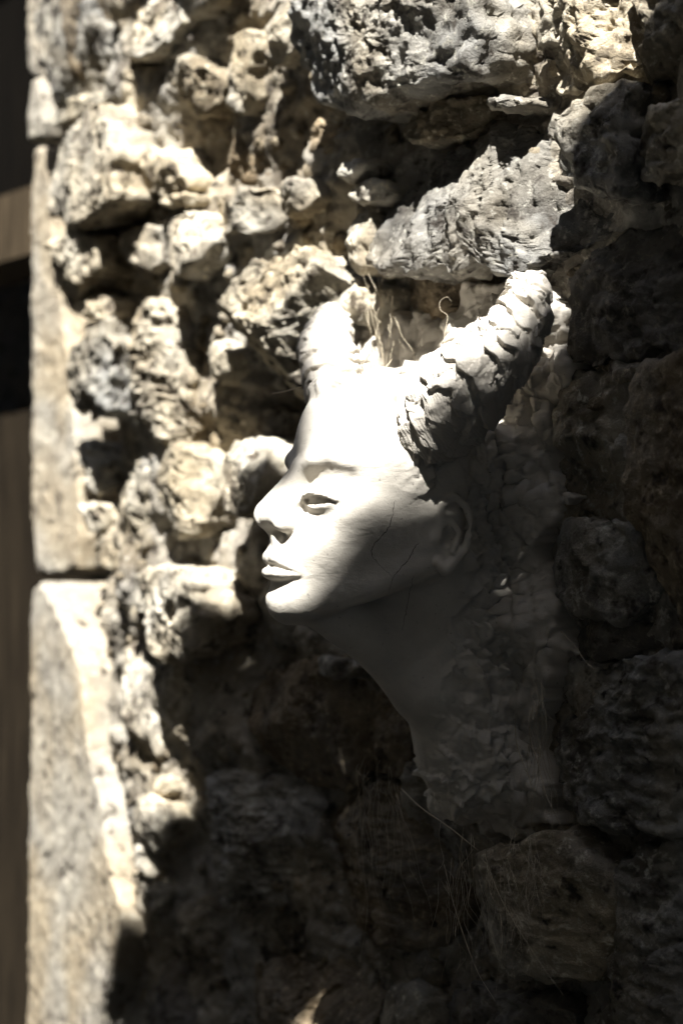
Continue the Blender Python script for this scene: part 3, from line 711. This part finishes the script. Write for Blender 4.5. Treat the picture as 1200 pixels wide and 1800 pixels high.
st = strokes(L[:, 0] / 1000, L[:, 2] / 1000, 420, 5, (-.17, .03, -.35, .12), (1.2, 0.7), (.03, .07), (.008, .016), (.003, .0080), 0.3)
dsp = dsp + rear * (st * 1000 * 2.3 - 8.5 + fbm(L / 18, 3, 21) * 5)
HW = head_world(L + vn * dsp[:, None])
head = mesh_obj('head', HW, HFc, M_CLAY, sculpt, True)

# horns
def horn(path, seed, nt=420, nth=220, amp=1.0, count=150):
    P = np.array([[*at(p[0], p[1], p[2]), p[3] * p[2] / F] for p in path])
    C = spline(P, nt); c = C[:, :3]; r = C[:, 3]
    T = np.gradient(c, axis=0); T /= np.linalg.norm(T, axis=1, keepdims=True)
    ref = np.array([0, -1.0, 0.0]); B = ref - (T @ ref)[:, None] * T; B /= np.linalg.norm(B, axis=1, keepdims=True); D = np.cross(T, B)
    th = np.linspace(0, 2 * math.pi, nth, endpoint=False)
    s = np.r_[0, np.cumsum(np.linalg.norm(np.diff(c, axis=0), axis=1))]
    tip = np.clip((s[-1] - s) / (r[-1] * 0.7), 0, 1); r = r * np.sqrt(np.clip(1 - (1 - tip) ** 2, 0.0004, 1))
    ss = np.repeat(s[:, None], nth, 1).ravel(); tt = np.repeat(th[None], nt, 0).ravel() * 0.042
    per = 2 * math.pi * 0.042
    h = strokes(ss, tt, count, seed, (-.01, s[-1] + .01, 0, per), (1.9, 0.25), (.05, .09), (.006, .013), (.0018, .0058), 0.35)
    h2 = strokes(ss, (tt + per / 2) % per, count, seed + 1, (-.01, s[-1] + .01, 0, per), (1.9, 0.25), (.05, .09), (.006, .013), (.0018, .0058), 0.35)
    w = np.clip(np.abs((tt / per) - 0.5) * 2, 0, 1); h = np.where(w < 0.8, h, h2)
    base = (c[:, None] + r[:, None, None] * (np.cos(th)[None, :, None] * B[:, None] + np.sin(th)[None, :, None] * D[:, None]))
    dirv = (np.cos(th)[None, :, None] * B[:, None] + np.sin(th)[None, :, None] * D[:, None]).reshape(-1, 3)
    q = base.reshape(-1, 3)
    lines = np.sin((ss * 0.5 + tt * 0.2) * 5200 + fbm(q * 60, 2, 3) * 6) * 0.00022
    ph_ = ss / 0.019 + (tt / per) * 2.0 + fbm(q * 24, 3, seed + 4) * 0.85 + 0.18 * np.sin(tt / per * 4 * math.pi)
    saw = ph_ - np.floor(ph_); rid = np.clip(saw / 0.12, 0, 1) * (1 - saw) ** 0.7 * (0.6 + 0.8 * np.clip(fbm(q * 45, 2, seed + 6) + 0.5, 0, 1))
    d = amp * (h + rid * 0.0052 + fbm(q * 30, 2, seed) * 0.003 + lines) - 0.005
    return (q + dirv * d[:, None]), grid_faces(nt, nth, True)
v, f = horn([(735, 772, 1.69, 78), (762, 742, 1.675, 82), (806, 694, 1.655, 82), (860, 638, 1.640, 70), (904, 580, 1.645, 55), (926, 528, 1.66, 44), (924, 490, 1.675, 39)], 31)
tag(mesh_obj('horn', v, f, M_CLAY_ROUGH, sculpt, True), 'near horn with overlapping knife strokes, reaching back to the wall')
v, f = horn([(612, 742, 1.775, 50), (596, 700, 1.78, 58), (582, 655, 1.80, 59), (574, 612, 1.83, 52), (578, 580, 1.88, 42), (590, 565, 1.95, 34)], 41, 240, 140, 0.7, 90)
tag(mesh_obj('horn', v, f, M_CLAY_ROUGH, sculpt, True), 'far horn, smoother and sunlit')

# clay smeared on the wall round the head
CP = [(560,640),(590,575),(640,560),(655,540),(700,556),(735,540),(765,568),(790,515),(830,498),(880,492),(960,500),(985,545),(962,600),(998,640),(985,680),(955,700),(962,760),(958,830),(990,880),(960,922),(938,960),(952,1020),(972,1080),(985,1150),(942,1190),(934,1230),(918,1300),(940,1380),(930,1450),(890,1482),(850,1452),(800,1445),(772,1410),(760,1330),(750,1200),(740,1000),(700,860),(640,760)]
cp = np.array([wall_az(x, y, 0.02) for x, y in CP])
ca = np.arange(cp[:, 0].min() - .02, cp[:, 0].max() + .02, 0.0016); cz = np.arange(cp[:, 1].min() - .02, cp[:, 1].max() + .02, 0.0016)
CA, CZ = np.meshgrid(ca, cz, indexing='ij'); qa, qz = CA.ravel(), CZ.ravel()
q3 = np.c_[qa, qz, np.zeros(len(qa))]
wa = qa + fbm(q3 * 35, 3, 61) * 0.012; wz_ = qz + fbm(q3 * 35 + 50, 3, 62) * 0.012
def poly_sd(x, y, P):
    d = np.full(len(x), 1e9); ins = np.zeros(len(x), bool); Q = np.roll(P, -1, 0)
    for (ax, ay), (bx, by) in zip(P, Q):
        ex, ey = bx - ax, by - ay; wx, wy = x - ax, y - ay
        t = np.clip((wx * ex + wy * ey) / (ex * ex + ey * ey), 0, 1)
        d = np.minimum(d, (wx - t * ex) ** 2 + (wy - t * ey) ** 2)
        c = ((ay > y) != (by > y)) & (x < (bx - ax) * (y - ay) / (by - ay + 1e-12) + ax); ins ^= c
    return np.where(ins, 1, -1) * np.sqrt(d)
sd = poly_sd(wa, wz_, cp)
sm = np.clip(sd / 0.085, 0, 1); sm = sm * sm * (3 - 2 * sm)
env = (0.012 + 0.058 * sm) * np.where(qz > 1.73, 0.55, 1.0) + fbm(q3 * 18, 3, 63) * 0.012
hs = strokes(qa - env, qz, 620, 77, (ca[0] - .08, ca[-1], cz[0], cz[-1]), (1.3, 0.5), (.04, .11), (.009, .020), (.004, .014), 0.15)
hs = hs * 1.15
hc = np.where(sd > 0, env * (0.5 + 0.5 * np.sqrt(np.clip(sd / 0.008, 0, 1))), -0.05)
gn = grid_normals(np.stack([qa, qz, hc], -1).reshape(len(ca), len(cz), 3), False).reshape(-1, 3)
gn = np.where(gn[:, 2:3] < 0, -gn, gn)
dm = (hs + fbm(np.c_[qa, qz, hc] * 90, 3, 64) * 0.002) * np.clip(sd / 0.004, 0, 1)
qa = qa + gn[:, 0] * dm; qz = qz + gn[:, 1] * dm; hc = hc + gn[:, 2] * dm
keep = (sd > -0.003)
fc = grid_faces(len(ca), len(cz)); fc = fc[keep[fc].any(1)]
used = np.unique(fc); rm = np.full(len(qa), -1); rm[used] = np.arange(len(used))
mesh_obj('clay_mound', W(qa[used], qz[used], hc[used]), rm[fc], M_CLAY_ROUGH, sculpt, True)

# drying cracks across the cheek and neck, laid along the surface
bvh = BVHTree.FromPolygons([tuple(x) for x in HW], [tuple(int(i) for i in x) for x in HFc])
def surf(px, py):
    r = ray(px, py); loc, nor, idx, dist = bvh.ray_cast(Vector(CAM), Vector(r).normalized())
    return (None, None) if loc is None else (np.array(loc), np.array(nor))
def crack(pts, wpx):
    P = spline([(x, y) for x, y in pts], 70); P = P + np.c_[fbm(np.c_[P * .12, np.zeros(70)], 3, 5), fbm(np.c_[P * .12, np.ones(70)], 3, 6)] * 2.5
    vs, fs = [], []
    for k in range(70):
        l, n_ = surf(*P[k])
        if l is None: continue
        t = P[min(k + 1, 69)] - P[max(k - 1, 0)]; t = t / (np.linalg.norm(t) + 1e-9); s_ = np.array([-t[1], 0, -t[0]])
        w = wpx * 0.00049 * (0.35 + 0.65 * math.sin(math.pi * (k + .5) / 70)) * (0.75 + 0.9 * abs(math.sin(k * 0.9) * math.sin(k * 0.37)))
        if n_ @ ray(*P[k]) > 0: n_ = -n_
        vs += [l + n_ * .0003 + s_ * w, l + n_ * .0003 - s_ * w]
    m = len(vs) // 2
    fs = [(2 * i, 2 * i + 1, 2 * i + 3, 2 * i + 2) for i in range(m - 1)]
    if m > 2: mesh_obj('crack', np.array(vs), np.array(fs), M_CRACK, sculpt, True)
crack([(693, 880), (684, 925), (657, 958), (657, 982), (690, 1014)], 0.38)
crack([(735, 955), (727, 964), (716, 985), (692, 1014), (682, 1042)], 0.42)
crack([(726, 1010), (716, 1060), (706, 1110)], 0.34)

# ------------------------------------------------------------------ dry roots and straws
def tube(name, pts, r, n=40, sides=5):
    C = spline(pts, n); T = np.gradient(C, axis=0); T /= np.linalg.norm(T, axis=1, keepdims=True) + 1e-12
    ref = np.array([0.3, -0.9, 0.2]); B = np.cross(T, ref); B /= np.linalg.norm(B, axis=1, keepdims=True) + 1e-12; D = np.cross(T, B)
    th = np.linspace(0, 2 * math.pi, sides, endpoint=False); rr = r * (1 - 0.6 * np.linspace(0, 1, n) ** 3)
    v = C[:, None] + rr[:, None, None] * (np.cos(th)[None, :, None] * B[:, None] + np.sin(th)[None, :, None] * D[:, None])
    return v.reshape(-1, 3), grid_faces(n, sides, True)
def on_wall(px, py, h): 
    a, z = wall_az(px, py, h); return W(a, z, h)
FIB = [
 ([(936,1240),(930,1290),(944,1340),(960,1400),(990,1460)], .075, .00045, 'long pale root hanging down from the clay beside the neck'),
 ([(905,1255),(908,1310),(930,1370),(934,1400)], .08, .00040, 'short root bent against the lower edge of the clay'),
 ([(704,1386),(740,1420),(790,1455),(840,1495)], .10, .00050, 'thin root slanting down from the tip of the neck'),
 ([(640,1400),(636,1500),(645,1600),(630,1700)], .07, .00030, 'hair thin root hanging over the dark stones left of the neck'),
 ([(985,1110),(1005,1130),(1030,1165),(1050,1180)], .06, .00040, 'curved root sprouting right of the clay above the layered slab'),
 ([(780,1520),(800,1600),(835,1700),(870,1760)], .09, .00035, 'straight root crossing the big boulder at lower right'),
 ([(850,1500),(880,1580),(940,1680),(990,1750)], .09, .00035, 'long root running diagonally down the boulder under the clay'),
]
for pts, h, r, lab in FIB:
    v, f = tube('root', [on_wall(x, y, h) for x, y in pts], r)
    tag(mesh_obj('root', v, f, M_FIBRE), lab, 'root', 'dry roots hanging on the wall')
v, f = tube('root', [at(x, y, d) for x, y, d in ((782, 616, 1.70), (781, 585, 1.71), (786, 556, 1.72), (774, 545, 1.725), (773, 530, 1.73), (785, 522, 1.73), (793, 530, 1.73))], .0002)
tag(mesh_obj('root', v, f, M_FIBRE), 'curly sunlit root rising above the near horn', 'root', 'dry roots hanging on the wall')
v, f = tube('straw', [at(x, y, d) for x, y, d in ((670, 655, 1.74), (680, 643, 1.74), (689, 631, 1.74))], .0006)
tag(mesh_obj('straw', v, f, M_FIBRE), 'short sunlit straw sticking up from the headband', 'straw')
v, f = tube('straw', [at(x, y, d) for x, y, d in ((478, 692, 1.79), (500, 688, 1.79), (524, 681, 1.79), (532, 680, 1.79))], .0006)
tag(mesh_obj('straw', v, f, M_FIBRE), 'thin straw poking out left of the far horn', 'straw')
# the finest root hairs
bv, bf, off = [], [], 0
for (x0, x1, y0, y1, cnt, h) in ((620, 700, 1330, 1420, 34, .08), (770, 960, 1440, 1560, 60, .095), (930, 960, 1180, 1300, 22, .07), (640, 690, 470, 560, 18, .05)):
    for _ in range(cnt):
        x, y = RNG.uniform(x0, x1), RNG.uniform(y0, y1); ln = RNG.uniform(60, 240); dx = RNG.normal(12, 25)
        pts = [on_wall(x + dx * t + RNG.normal(0, 5), y + ln * t, h + RNG.normal(0, .006)) for t in np.linspace(0, 1, 6)]
        v, f = tube('h', pts, .00021, 24, 3); bv.append(v); bf.append(f + off); off += len(v)
tag(mesh_obj('root_hairs', np.vstack(bv), np.vstack(bf), M_FIBRE), 'fine tangled root hairs hanging over the dark stones below the clay', 'roots', kind='stuff')
